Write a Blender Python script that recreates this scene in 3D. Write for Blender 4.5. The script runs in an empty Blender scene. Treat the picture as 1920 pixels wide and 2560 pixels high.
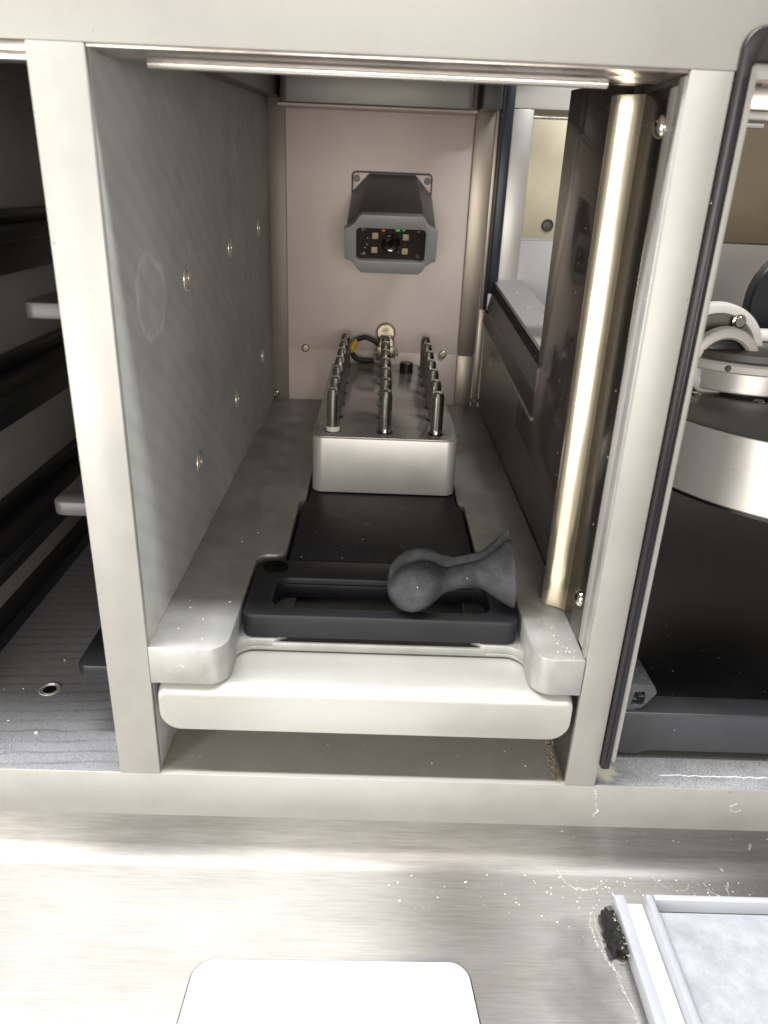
import bpy, bmesh, math, random
from mathutils import Vector, Matrix
random.seed(7)
R = math.radians
S = 0.001                                  # all numbers below are millimetres
scene = bpy.context.scene
COL = scene.collection

# ------------------------------------------------------------------ camera
cam = bpy.data.cameras.new('camera'); camo = bpy.data.objects.new('camera', cam); COL.objects.link(camo)
camo.location = (-0.5886*S, -252.21*S, 237.294*S)
camo.rotation_euler = (1.15835646, -0.0385531, -0.00179720)
cam.sensor_fit = 'VERTICAL'; cam.sensor_height = 36; cam.lens = 1873.257/2560*36
cam.clip_start = 0.005; cam.clip_end = 50
cam.dof.use_dof = True; cam.dof.focus_distance = 0.385; cam.dof.aperture_fstop = 15
scene.camera = camo

# ------------------------------------------------------------------ light of the room, with added fills
world = bpy.data.worlds.new('World'); scene.world = world; world.use_nodes = True
wb = world.node_tree.nodes['Background']
wb.inputs[0].default_value = (1.0, 0.96, 0.92, 1); wb.inputs[1].default_value = 0.38
scene.view_settings.view_transform = 'Standard'; scene.view_settings.look = 'None'
scene.view_settings.exposure = 0.0; scene.view_settings.gamma = 1.0

def area(name, loc, target, sx, sy, power, color):
    l = bpy.data.lights.new(name, 'AREA'); l.shape = 'RECTANGLE'; l.size = sx*S; l.size_y = sy*S
    l.energy = power; l.color = color
    o = bpy.data.objects.new(name, l); COL.objects.link(o); o.location = Vector(loc)*S
    d = (Vector(target)-Vector(loc)); o.rotation_euler = d.to_track_quat('-Z', 'Y').to_euler()
    return o
area('led_strip', (-235, -62, 700), (-235, -25, 0), 590, 40, 12.5, (0.98, 0.985, 1.0))
area('led_strip_right', (330, -62, 700), (330, -25, 0), 240, 40, 3.2, (0.97, 0.98, 1.0))
area('left_fill', (-310, -330, 90), (-100, 0, 60), 150, 150, 1.0, (1.0, 0.99, 0.96))  # added low fill that lifts the left post and counter
area('cover_fill_panel', (-400, -470, 170), (0, 60, 150), 120, 440, 1.5, (1.0, 0.965, 0.90))  # added tall fill panel, shaped to reflect brightly in the cover's bend
area('room_front', (40, -800, 215), (10, 380, 190), 520, 240, 5.2, (1.0, 0.955, 0.90))

# ------------------------------------------------------------------ helpers
def RP(pts, n=6):
    """polygon with rounded corners: pts are (x, y) or (x, y, r)"""
    out = []; N = len(pts)
    for i, p in enumerate(pts):
        r = p[2] if len(p) > 2 else 0
        P = Vector(p[:2])
        if r <= 0: out.append((P.x, P.y)); continue
        A = Vector(pts[i-1][:2])-P; B = Vector(pts[(i+1) % N][:2])-P
        a = A.normalized(); b = B.normalized()
        ang = a.angle(b); t = min(r/math.tan(ang/2), A.length*.499 if len(pts[i-1]) > 2 else A.length*.98, B.length*.499 if len(pts[(i+1) % N]) > 2 else B.length*.98)
        r2 = t*math.tan(ang/2); c = P+(a+b).normalized()*(r2/math.sin(ang/2))
        s = P+a*t-c; e = P+b*t-c
        a0 = math.atan2(s.y, s.x); d = math.atan2(e.y, e.x)-a0
        while d > math.pi: d -= 2*math.pi
        while d < -math.pi: d += 2*math.pi
        for k in range(n+1):
            q = a0+d*k/n; out.append((c.x+r2*math.cos(q), c.y+r2*math.sin(q)))
    return out

def map_axis(axis, u, v, w):
    return {'z': (u, v, w), 'y': (u, w, v), 'x': (w, u, v)}[axis]

def fix(bm):
    bmesh.ops.recalc_face_normals(bm, faces=bm.faces)

def bev(bm, w, seg=2, ang=30):
    if w <= 0: return
    es = [e for e in bm.edges if len(e.link_faces) == 2 and e.calc_face_angle(0) > R(ang)]
    bmesh.ops.bevel(bm, geom=es, offset=w, segments=seg, profile=0.5, affect='EDGES', clamp_overlap=True)

def prism(pts, axis, w0, w1, b=0, seg=2, skew=None):
    """closed polygon extruded along an axis; skew(u,v,w) may move the points"""
    bm = bmesh.new()
    A = [bm.verts.new(map_axis(axis, p[0], p[1], w0)) for p in pts]
    B = [bm.verts.new(map_axis(axis, p[0], p[1], w1)) for p in pts]
    n = len(pts)
    bm.faces.new(A); bm.faces.new(B)
    for i in range(n): bm.faces.new((A[i], A[(i+1) % n], B[(i+1) % n], B[i]))
    fix(bm); bev(bm, b, seg)
    return bm

def box(x0, x1, y0, y1, z0, z1, b=0, seg=2):
    return prism([(x0, y0), (x1, y0), (x1, y1), (x0, y1)], 'z', z0, z1, b, seg)

def frame(outer, inner, axis, w0, w1, b=0, seg=2):
    """plate with a hole: outer and inner loops need the same number of points"""
    bm = bmesh.new(); L = []
    for lp, w in ((outer, w0), (inner, w0), (inner, w1), (outer, w1)):
        L.append([bm.verts.new(map_axis(axis, p[0], p[1], w)) for p in lp])
    n = len(outer)
    for a in range(4):
        A, B = L[a], L[(a+1) % 4]
        for i in range(n): bm.faces.new((A[i], A[(i+1) % n], B[(i+1) % n], B[i]))
    fix(bm); bev(bm, b, seg)
    return bm

def rrect(x0, x1, y0, y1, r, n=6):
    return RP([(x0, y0, r), (x1, y0, r), (x1, y1, r), (x0, y1, r)], n)

def lathe(prof, c=(0, 0, 0), axis='z', n=24):
    bm = bmesh.new(); rings = []
    for r, h in prof:
        if r < 1e-6: rings.append([bm.verts.new((0, 0, h))])
        else: rings.append([bm.verts.new((r*math.cos(2*math.pi*k/n), r*math.sin(2*math.pi*k/n), h)) for k in range(n)])
    for A, B in zip(rings[:-1], rings[1:]):
        for k in range(n):
            k2 = (k+1) % n
            if len(A) == 1 and len(B) == 1: continue
            if len(A) == 1: bm.faces.new((A[0], B[k], B[k2]))
            elif len(B) == 1: bm.faces.new((A[k], A[k2], B[0]))
            else: bm.faces.new((A[k], A[k2], B[k2], B[k]))
    fix(bm)
    if axis == 'y': bmesh.ops.rotate(bm, verts=bm.verts, matrix=Matrix.Rotation(R(90), 3, 'X'))     # +h -> -Y
    if axis == 'x': bmesh.ops.rotate(bm, verts=bm.verts, matrix=Matrix.Rotation(R(90), 3, 'Y'))     # +h -> +X
    if axis == '-x': bmesh.ops.rotate(bm, verts=bm.verts, matrix=Matrix.Rotation(R(-90), 3, 'Y'))   # +h -> -X
    bmesh.ops.translate(bm, verts=bm.verts, vec=c)
    return bm

def tube(path, r, n=12, closed_ends=True):
    bm = bmesh.new(); rings = []
    P = [Vector(p) for p in path]
    up = Vector((0, 0, 1))
    for i, p in enumerate(P):
        t = (P[min(i+1, len(P)-1)]-P[max(i-1, 0)]).normalized()
        u = t.cross(up)
        if u.length < 1e-3: u = t.cross(Vector((0, 1, 0)))
        u.normalize(); v = u.cross(t)
        rr = r[i] if isinstance(r, (list, tuple)) else r
        rings.append([bm.verts.new(p+rr*(math.cos(2*math.pi*k/n)*u+math.sin(2*math.pi*k/n)*v)) for k in range(n)])
    for A, B in zip(rings[:-1], rings[1:]):
        for k in range(n): bm.faces.new((A[k], A[(k+1) % n], B[(k+1) % n], B[k]))
    if closed_ends: bm.faces.new(rings[0]); bm.faces.new(rings[-1])
    fix(bm); return bm

def spline(pts, n=8):
    P = [Vector(p) for p in pts]; out = []
    for i in range(len(P)-1):
        a, b, c, d = P[max(i-1, 0)], P[i], P[i+1], P[min(i+2, len(P)-1)]
        for k in range(n):
            t = k/n
            out.append(0.5*((2*b)+(c-a)*t+(2*a-5*b+4*c-d)*t*t+(3*b-a-3*c+d)*t**3))
    out.append(P[-1]); return out

def join(*bms):
    o = bms[0]
    for b in bms[1:]:
        m = bpy.data.meshes.new('tmp'); b.to_mesh(m); o.from_mesh(m); bpy.data.meshes.remove(m); b.free()
    return o

def mesh_of(name, bm, m, off=(0, 0, 0)):
    bmesh.ops.translate(bm, verts=bm.verts, vec=-Vector(off))
    bmesh.ops.scale(bm, verts=bm.verts, vec=(S, S, S))
    me = bpy.data.meshes.new(name); bm.to_mesh(me); bm.free()
    if m: me.materials.append(m)
    me.shade_smooth(); me.set_sharp_from_angle(angle=R(32))
    return me

def origin(o):
    v = Vector((0, 0, 0))
    while o is not None: v += o.location; o = o.parent
    return v/S

def obj(name, bm, m, parent=None, label=None, at=None, kind=None):
    """bm holds world millimetres; at = origin for the object (default parent's)"""
    po = origin(parent) if parent else Vector((0, 0, 0))
    o0 = Vector(at) if at is not None else po
    o = bpy.data.objects.new(name, mesh_of(name, bm, m, o0)); COL.objects.link(o)
    o.parent = parent; o.location = (o0-po)*S
    if label: o['label'] = label
    if kind: o['kind'] = kind
    return o

def thing(name, label, cat, loc, group=None):
    o = bpy.data.objects.new(name, None); COL.objects.link(o); o.empty_display_size = 0.01
    o.location = Vector(loc)*S; o['label'] = label; o['category'] = cat
    if group: o['group'] = group
    return o

def single(name, bm, m, label, cat, at, group=None):
    o = obj(name, bm, m, None, label, at=at); o['category'] = cat
    if group: o['group'] = group
    return o

# ------------------------------------------------------------------ materials
def lin(c):
    return tuple(((x/255)/12.92 if x/255 <= .04045 else ((x/255+.055)/1.055)**2.4) for x in c)+(1,)

class NT:
    def __init__(s, name):
        s.m = bpy.data.materials.new(name); s.m.use_nodes = True; s.t = s.m.node_tree; s.N = s.t.nodes; s.L = s.t.links
        s.b = s.N['Principled BSDF']; s.tc = s.N.new('ShaderNodeNewGeometry')
    def node(s, typ, **kw):
        n = s.N.new(typ)
        for k, v in kw.items(): setattr(n, k, v)
        return n
    def mapping(s, scale):
        mp = s.node('ShaderNodeMapping'); mp.inputs['Scale'].default_value = scale
        if max(scale)-min(scale) < .01: mp.inputs['Rotation'].default_value = (.41, .63, .87)
        s.L.new(s.tc.outputs['Position'], mp.inputs[0]); return mp.outputs[0]
    def noise(s, scale, stretch=(1, 1, 1), detail=4, rough=.55):
        n = s.node('ShaderNodeTexNoise'); n.inputs['Scale'].default_value = scale; n.inputs['Detail'].default_value = detail
        n.inputs['Roughness'].default_value = rough
        s.L.new(s.mapping(stretch), n.inputs['Vector']); return n.outputs['Fac']
    def ramp(s, fac, stops):
        r = s.node('ShaderNodeValToRGB')
        e = r.color_ramp.elements
        while len(e) < len(stops): e.new(0.5)
        for i, (p, c) in enumerate(stops):
            e[i].position = p; e[i].color = c if isinstance(c, tuple) else (c, c, c, 1)
        s.L.new(fac, r.inputs[0]); return r.outputs[0]
    def mix(s, fac, a, b, mode='MIX'):
        n = s.node('ShaderNodeMix', data_type='RGBA', blend_type=mode)
        for i, v in ((0, fac), (6, a), (7, b)):
            if hasattr(v, 'links'): s.L.new(v, n.inputs[i])
            else: n.inputs[i].default_value = v
        return n.outputs[2]
    def math(s, op, a, b=0.0, c=0.0, clamp=False):
        n = s.node('ShaderNodeMath', operation=op); n.use_clamp = clamp
        for i, v in ((0, a), (1, b), (2, c)):
            if hasattr(v, 'links'): s.L.new(v, n.inputs[i])
            else: n.inputs[i].default_value = v
        return n.outputs[0]
    def bump(s, h, strength, dist=0.0001):
        n = s.node('ShaderNodeBump'); n.inputs['Strength'].default_value = strength; n.inputs['Distance'].default_value = dist
        s.L.new(h, n.inputs['Height'])
        s.L.new(n.outputs[0], s.b.inputs['Normal'])

def mat(name, rgb, metal=0, rough=.5, var=.12, grain=2500, stretch=(1, 1, 1), bump=.15, rvar=.12, dust=0, dustcol=(225, 222, 214), blotch=60, coat=0, spec=.5, specks=0):
    """base colour with soft blotches, fine grain in relief and roughness, and specks of dust"""
    t = NT(name); b = t.b
    base = lin(rgb)
    f = t.noise(blotch, (1, 1, 1), 5, .6)
    lo = tuple(c*(1-var) for c in base[:3])+(1,); hi = tuple(min(c*(1+var), 1) for c in base[:3])+(1,)
    colr = t.ramp(f, [(.3, lo), (.7, hi)])
    g = t.noise(min(grain, 1900), stretch, 3, .6)
    colr = t.mix(1.0, colr, t.ramp(g, [(.25, 1-var*.8), (.75, 1.0)]), 'MULTIPLY')
    if specks:
        v = t.node('ShaderNodeTexVoronoi'); v.inputs['Scale'].default_value = 230; t.L.new(t.mapping((1, 1, 1)), v.inputs['Vector'])
        k2 = t.node('ShaderNodeSeparateColor'); t.L.new(v.outputs['Color'], k2.inputs[0])
        k = t.math('MULTIPLY', t.math('LESS_THAN', v.outputs['Distance'], t.math('MULTIPLY', k2.outputs[1], .14)), t.math('LESS_THAN', k2.outputs[0], specks))
        colr = t.mix(t.math('MULTIPLY', k, .45), colr, lin((90, 84, 72)))
        st = t.ramp(t.noise(26, (1, 1, .5), 5, .7), [(.55, 0.0), (.75, .22)])
        colr = t.mix(st, colr, tuple(c*.72 for c in base[:3])+(1,))
    r = t.math('MULTIPLY_ADD', g, rvar, rough-rvar/2)
    r = t.math('ADD', r, t.math('MULTIPLY_ADD', f, rvar, -rvar/2))
    m = metal
    if dust > 0:
        v = t.node('ShaderNodeTexVoronoi'); v.inputs['Scale'].default_value = 420; t.L.new(t.mapping((1, 1, 1)), v.inputs['Vector'])
        sel = t.math('GREATER_THAN', t.noise(130, (1, 1, 1), 2), .62-dust*.1)
        k = t.math('MULTIPLY', t.math('LESS_THAN', v.outputs['Distance'], .13), sel)
        k2 = t.node('ShaderNodeSeparateColor'); t.L.new(v.outputs['Color'], k2.inputs[0])
        k = t.math('MULTIPLY', k, t.math('LESS_THAN', k2.outputs[0], dust))
        colr = t.mix(k, colr, lin(dustcol))
        r = t.math('MAXIMUM', r, t.math('MULTIPLY', k, .9))
        m = t.math('MULTIPLY', t.math('SUBTRACT', 1.0, k), metal)
    t.L.new(colr, b.inputs['Base Color']); t.L.new(r, b.inputs['Roughness'])
    if hasattr(m, 'links'): t.L.new(m, b.inputs['Metallic'])
    else: b.inputs['Metallic'].default_value = m
    b.inputs['Specular IOR Level'].default_value = spec
    if coat: b.inputs['Coat Weight'].default_value = coat; b.inputs['Coat Roughness'].default_value = .08
    if bump: t.bump(g, bump)
    return t.m

M = {}
M['frame'] = mat('bead_blasted_aluminium', (154, 152, 146), .2, .45, .06, 1900, bump=.12, blotch=45, specks=.10)
M['drawer'] = mat('satin_aluminium', (168, 167, 160), .3, .36, .03, 5200, bump=.06, blotch=40)
M['plate'] = mat('blasted_aluminium_deck', (160, 160, 155), .45, .44, .16, 1500, bump=.6, blotch=50, dust=.16)
M['rack'] = mat('anodised_aluminium_block', (192, 189, 183), .5, .38, .04, 6000, bump=.08)
M['racktop'] = mat('glossy_anodised_top', (150, 148, 143), .5, .2, .08, 5000, bump=.03, dust=.25, rvar=.05)
M['pin'] = mat('turned_steel', (190, 185, 178), 1, .17, .10, 2600, (1, 1, 9), bump=.12)
M['cover'] = mat('polished_cover_steel', (232, 219, 194), .92, .22, .06, 900, (1, 1, .1), bump=.03, dust=.1, rvar=.06)
M['steel'] = mat('polished_steel', (200, 192, 178), 1, .13, .10, 900, (1, 1, .1), bump=.04, dust=.1)
M['lip'] = mat('bright_steel_edge', (214, 208, 200), .8, .25, .05)
M['scuffed'] = mat('smeared_steel', (190, 180, 172), .8, .3, .22, 300, (.3, 1, 1), bump=.1, blotch=90)
M['back'] = mat('brushed_back_sheet', (210, 196, 186), .2, .6, .06, 2600, (.1, .1, 3), bump=.05, blotch=14)
M['washer'] = mat('matte_steel_screw', (206, 200, 188), .5, .35, .1)
M['hole'] = mat('deep_black', (6, 6, 6), 0, .7, .1, spec=.1)
M['darkreflect'] = mat('dusty_steel_dark_reflection', (96, 92, 86), .9, .16, .15, 600, bump=.05, blotch=60, dust=.3)  # polished steel, its dark reflection put into the base colour
M['boxgrey'] = mat('mid_grey_anodised', (136, 131, 126), .4, .4, .05)
M['traybody'] = mat('black_moulded_tray', (60, 60, 63), .1, .42, .12, 1900, bump=.2, dust=.1)
M['strip'] = mat('darker_side_sheet', (134, 124, 113), .3, .5, .06)  # darker tone than the back sheet
M['column'] = mat('stainless_column', (158, 148, 134), .7, .38, .06, 1500, (4, 4, .06), bump=.05, blotch=20)
M['darkalu'] = mat('dark_grey_anodised', (84, 84, 80), .5, .3, .08, 3800, bump=.1)
M['ledge'] = mat('dark_grey_ledge', (66, 64, 63), .2, .45, .1)
M['black'] = mat('black_anodised', (26, 26, 28), .25, .40, .15, 4000, bump=.12, dust=.10)
M['tray'] = mat('black_anodised_tray', (38, 38, 41), .1, .5, .15, 5200, bump=.18, dust=.10, spec=.3)
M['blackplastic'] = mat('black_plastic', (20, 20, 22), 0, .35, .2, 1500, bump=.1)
M['gasket'] = mat('black_rubber_gasket', (22, 19, 20), 0, .38, .2, 900, bump=.12, dust=.2)
M['acrylic'] = mat('dark_polished_panel', (56, 49, 46), .0, .09, .1, 300, bump=.0, rvar=.03, dust=.2, spec=.1)
M['grey'] = mat('grey_painted_housing', (150, 152, 147), .1, .45, .04, 4000, bump=.1)
M['darkgrey'] = mat('dark_grey_housing', (80, 80, 76), .1, .42, .05, 4000, bump=.1)
M['whiteplate'] = mat('white_lacquered_sill', (182, 180, 180), .1, .45, .03, 2500)
M['seal'] = mat('crumbly_black_seal', (16, 15, 14), 0, .9, .4, 1200, bump=.8, dust=.5)
M['rubber'] = mat('dusty_grey_rubber', (66, 67, 69), 0, .7, .55, 1900, bump=.35, blotch=110, dust=.2, spec=.35)
M['brass'] = mat('nickel_fitting', (170, 160, 140), .9, .25)
M['yellow'] = mat('yellow_sleeve', (214, 170, 30), 0, .45)
M['cable'] = mat('black_cable', (16, 16, 16), 0, .45)
M['bayfloor'] = mat('bay_floor_sheet', (156, 154, 146), .1, .36, .06, 6000, bump=.2, dust=.1)
M['bayside'] = mat('bay_side_sheet', (150, 145, 141), .3, .5, .08, 4000)
M['brown'] = mat('bronze_back_sheet', (92, 80, 62), .3, .5, .15, 1500, blotch=18)
M['greyback'] = mat('grey_back_sheet', (112, 106, 100), .3, .5, .10, 1500, blotch=18)
M['yback'] = mat('pale_olive_sheet', (196, 186, 160), .2, .45, .14, 900, blotch=22)
M['turned'] = mat('turned_aluminium', (206, 202, 196), .45, .3, .05, 2200, (.05, .05, 6), bump=.12, blotch=30)
M['white'] = mat('white_pulley', (196, 192, 186), .1, .45, .04)
M['whitepad'] = mat('white_silicone_pad', (246, 246, 246), 0, .4, .01, 2500, bump=.05)
M['frost'] = mat('frosted_acrylic', (162, 164, 169), 0, .35, .05, 1500, bump=.05)
M['powder'] = mat('dry_powder', (158, 160, 165), 0, .85, .18, 900, bump=.5, blotch=90)
M['sealstrip'] = mat('dusty_seal_profile', (82, 84, 86), 0, .75, .3, 2200, bump=.6, blotch=300, dust=.4)
M['crumb'] = mat('pale_crumbs', (206, 202, 192), 0, .8, .1, 2000)
M['goldcrumb'] = mat('sandy_crumbs', (176, 162, 128), 0, .85, .2, 2000)
M['lens'] = mat('lens_glass', (20, 10, 12), 0, .06, .1, bump=0, spec=1)
M['ledpad'] = mat('cream_emitter', (190, 168, 140), 0, .4)
def glow(name, rgb, s):
    t = NT(name); t.b.inputs['Base Color'].default_value = lin(rgb); t.b.inputs['Emission Color'].default_value = lin(rgb)
    t.b.inputs['Emission Strength'].default_value = s; return t.m
M['green'] = glow('green_indicator', (20, 190, 50), .45)
M['orange'] = glow('orange_indicator', (200, 90, 30), .3)

def residue_mat():
    t = NT('thin_dried_scale'); b = t.b
    b.inputs['Base Color'].default_value = lin((214, 211, 203)); b.inputs['Roughness'].default_value = .85
    n = t.ramp(t.noise(1400, (1, 1, 1), 4, .7), [(.45, .0), (.68, .75)])
    t.L.new(n, b.inputs['Alpha']); return t.m
M['residue'] = residue_mat()

def divider_mat():
    """dark anodised sheet with faint slanting milling marks and a dried smear"""
    t = NT('milled_dark_anodised'); b = t.b
    sp = t.node('ShaderNodeSeparateXYZ'); t.L.new(t.tc.outputs['Position'], sp.inputs[0])
    Y, Z = sp.outputs[1], sp.outputs[2]
    f = t.noise(38, (1, 1, 1), 4)
    g = t.noise(1700, (1, 1, 1), 3)
    ph = t.math('ADD', t.math('MULTIPLY', Y, 330.), t.math('MULTIPLY', Z, 470.))
    ph = t.math('ADD', ph, t.math('MULTIPLY', t.noise(22), 4.0))
    w = t.math('SINE', ph)
    w = t.math('POWER', t.math('MULTIPLY_ADD', w, .5, .5), 3.0)
    col = t.ramp(f, [(.3, lin((162, 163, 159))), (.7, lin((178, 179, 175)))])
    col = t.mix(t.math('MULTIPLY', t.math('MULTIPLY', w, t.ramp(t.noise(18), [(.35, .3), (.65, 1.0)])), .22), col, lin((120, 122, 119)))
    # smear ring near the mouth
    dy = t.math('DIVIDE', t.math('SUBTRACT', Y, .0455), .0215); dz = t.math('DIVIDE', t.math('SUBTRACT', Z, .1940), .0170)
    d = t.math('SQRT', t.math('ADD', t.math('MULTIPLY', dy, dy), t.math('MULTIPLY', dz, dz)))
    d = t.math('ADD', d, t.math('MULTIPLY_ADD', t.noise(70), .55, -.32))
    ring = t.ramp(d, [(.45, 0.25), (.72, .4), (.84, 1.0), (.95, 0.0)])
    ring = t.math('MULTIPLY', ring, t.ramp(t.noise(200, (1, .6, .8), 5, .7), [(.32, .03), (.62, .42)]))
    col = t.mix(ring, col, lin((232, 232, 226)))
    t.L.new(col, b.inputs['Base Color'])
    t.L.new(t.math('ADD', t.math('MULTIPLY_ADD', g, .12, .56), t.math('MULTIPLY', ring, .3)), b.inputs['Roughness'])
    b.inputs['Metallic'].default_value = .1; b.inputs['Specular IOR Level'].default_value = .35
    t.bump(g, .1); return t.m
M['divider'] = divider_mat()

def counter_mat():
    t = NT('brushed_stainless'); b = t.b
    g = t.noise(900, (.07, 2.2, 1), 5, .7); g2 = t.noise(420, (.05, 2.0, 1), 3, .6); f = t.noise(22, (.5, 1.2, 1), 4)
    col = t.ramp(g, [(.25, lin((116, 114, 110))), (.75, lin((158, 155, 150)))])
    col = t.mix(.35, col, t.ramp(f, [(.3, lin((112, 109, 103))), (.7, lin((152, 150, 146)))]))
    sp = t.node('ShaderNodeSeparateXYZ'); t.L.new(t.tc.outputs['Position'], sp.inputs[0])
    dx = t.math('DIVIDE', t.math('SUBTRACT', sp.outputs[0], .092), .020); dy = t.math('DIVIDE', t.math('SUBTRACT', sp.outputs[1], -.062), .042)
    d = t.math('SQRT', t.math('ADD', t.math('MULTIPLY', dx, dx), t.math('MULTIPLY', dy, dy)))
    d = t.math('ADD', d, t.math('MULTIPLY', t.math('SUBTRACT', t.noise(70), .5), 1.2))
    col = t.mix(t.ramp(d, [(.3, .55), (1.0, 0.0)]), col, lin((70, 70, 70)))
    t.L.new(col, b.inputs['Base Color']); b.inputs['Metallic'].default_value = .8
    t.L.new(t.math('ADD', t.math('MULTIPLY_ADD', g2, .12, .28), t.math('MULTIPLY', f, .10)), b.inputs['Roughness'])
    tg = t.node('ShaderNodeCombineXYZ'); tg.inputs[1].default_value = 1.0
    t.L.new(tg.outputs[0], b.inputs['Tangent']); b.inputs['Anisotropic'].default_value = .96
    t.bump(t.math('ADD', g, g2), .12, .00010); return t.m
M['counter'] = counter_mat()

def sheetfloor_mat():
    """left bay floor: blasted sheet with thin dark wavy bands across"""
    t = NT('banded_floor_sheet'); b = t.b
    sp = t.node('ShaderNodeSeparateXYZ'); t.L.new(t.tc.outputs['Position'], sp.inputs[0])
    ph = t.math('ADD', t.math('MULTIPLY', sp.outputs[1], 880.), t.math('MULTIPLY', sp.outputs[0], -60.))
    ph = t.math('ADD', ph, t.math('MULTIPLY', t.noise(45, (1, .6, 1), 5), 4.5))
    w = t.math('POWER', t.math('MULTIPLY_ADD', t.math('SINE', ph), .5, .5), 9.0)
    g = t.noise(2200, (1, 1, 1), 4, .7)
    col = t.ramp(g, [(.3, lin((112, 112, 114))), (.7, lin((206, 206, 209)))])
    col = t.mix(t.math('MULTIPLY', w, t.ramp(t.noise(70, (.5, 1, 1)), [(.35, .08), (.65, .45)])), col, lin((76, 77, 81)))
    v = t.node('ShaderNodeTexVoronoi'); v.inputs['Scale'].default_value = 380; t.L.new(t.mapping((1, 1, 1)), v.inputs['Vector'])
    sc = t.node('ShaderNodeSeparateColor'); t.L.new(v.outputs['Color'], sc.inputs[0])
    k = t.math('MULTIPLY', t.math('LESS_THAN', v.outputs['Distance'], .12), t.math('LESS_THAN', sc.outputs[0], .08))
    col = t.mix(k, col, lin((220, 220, 215)))
    t.L.new(col, b.inputs['Base Color']); b.inputs['Metallic'].default_value = .6
    t.L.new(t.math('MULTIPLY_ADD', g, .2, .3), b.inputs['Roughness']); t.bump(g, .5, .00015); return t.m
M['sheetfloor'] = sheetfloor_mat()

def dustyfloor_mat():
    """right bay sill: blasted metal under a film of dried residue"""
    t = NT('residue_on_blasted_metal'); b = t.b
    g = t.noise(1500, (1, 1, 1), 5, .8); f = t.noise(120, (1, 1, 1), 5)
    col = t.ramp(g, [(.33, lin((96, 97, 99))), (.67, lin((196, 196, 198)))])
    col = t.mix(t.ramp(f, [(.45, 0.), (.7, .5)]), col, lin((120, 120, 120)))
    # dried white line
    sp = t.node('ShaderNodeSeparateXYZ'); t.L.new(t.tc.outputs['Position'], sp.inputs[0])
    yy = t.math('SUBTRACT', sp.outputs[1], t.math('MULTIPLY_ADD', t.noise(160, (1, 0, 0), 5, .7), .004, .0056))
    k = t.math('LESS_THAN', t.math('ABSOLUTE', yy), t.math('MULTIPLY', t.noise(300, (1, 0, 0), 3), .0006))
    k = t.math('MULTIPLY', k, t.math('GREATER_THAN', sp.outputs[0], .132))
    col = t.mix(k, col, lin((240, 240, 238)))
    px = t.math('SUBTRACT', sp.outputs[0], .108); py = t.math('SUBTRACT', sp.outputs[1], .009)
    d = t.math('ADD', t.math('MULTIPLY', t.math('SQRT', t.math('ADD', t.math('MULTIPLY', px, px), t.math('MULTIPLY', py, py))), 80.), t.math('MULTIPLY', t.noise(320), .9))
    col = t.mix(t.ramp(d, [(.7, .8), (1.25, 0.)]), col, lin((216, 208, 186)))
    t.L.new(col, b.inputs['Base Color']); b.inputs['Metallic'].default_value = .35
    b.inputs['Roughness'].default_value = .5; t.bump(g, .8, .0002); return t.m
M['dustyfloor'] = dustyfloor_mat()

# ------------------------------------------------------------------ small builders
def screw_bm(c, axis, r=2.6, h=1.0, recess=.45):
    """button head with a socket"""
    pr = [(0, h*.35), (r*recess*.9, h*.35), (r*recess, h), (r*.72, h*.98), (r*.92, h*.72), (r, h*.2), (r, -.3), (0, -.3)]
    return lathe(pr, c, axis, 20)

# ================================================================== STRUCTURE
TILT = 0.048
# counter: horizontal sheet, coved up behind to a riser under the rail
prof = [(-420, -46.0), (-420, -48.0)]
cove = [(-10, -48.5)]
pts = [(-420, -48.5), (-7, -48.5)]
for k in range(1, 9):
    a = R(-90+k*90/8*.96); pts.append((-7+7.6*math.cos(a), -48.5+7.6+7.6*math.sin(a)))
pts += [(1.1, -24.3), (8, -24.3), (8, -54), (-420, -54)]
obj('counter', prism(pts, 'x', -520, 520), M['counter'], label='brushed stainless steel counter curving up under the cabinet', kind='structure', at=(0, -100, -48.5))

# machine front
fr = thing('cabinet_frame', 'pale aluminium front frame of the machine with wide fascia, two posts and bottom rail', 'cabinet frame', (0, 0, -24))
obj('fascia', prism(RP([(0, 271.5), (0, 400), (14, 400), (14, 271.5)]), 'x', -420, 420, .5), M['frame'], fr)
obj('bottom_rail', prism([(0, -24.2), (0, -.15), (26, -.15), (26, -24.2)], 'x', -420, 420, .5), M['frame'], fr)
def post(x0, x1, y1):
    return box(x0, x1, -.15, y1, -.12, 271.45, .45)
obj('post', post(-105.2, -88, 3.0), M['frame'], fr, 'wider left post')
obj('post', post(88.3, 101.3, 3.0), M['frame'], fr, 'narrower right post')
# underside of the header: smeared steel sheet with a rolled bright edge
obj('header_sheet', box(-87.8, 88, 14.2, 28, 270.6, 273, .3), M['scuffed'], fr)
obj('header_sheet', box(-87.8, 88, .6, 14.0, 270.6, 271.4, .1), M['scuffed'], fr)
obj('rolled_edge', join(tube([(-78, 29.5, 270.2), (72, 29.5, 270.2)], 1.5, 12), box(-78, 72, 29.5, 33, 269.8, 271.6, .3)), M['lip'], fr)
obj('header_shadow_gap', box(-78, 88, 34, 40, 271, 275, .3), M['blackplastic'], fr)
obj('header_sheet', box(-320, -105.3, .6, 30, 268.6, 271.3, .3), M['scuffed'], fr)
obj('rolled_edge', tube([(-320, 3.2, 267.6), (-105.6, 3.2, 267.6)], 1.2, 10), M['lip'], fr)

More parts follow.
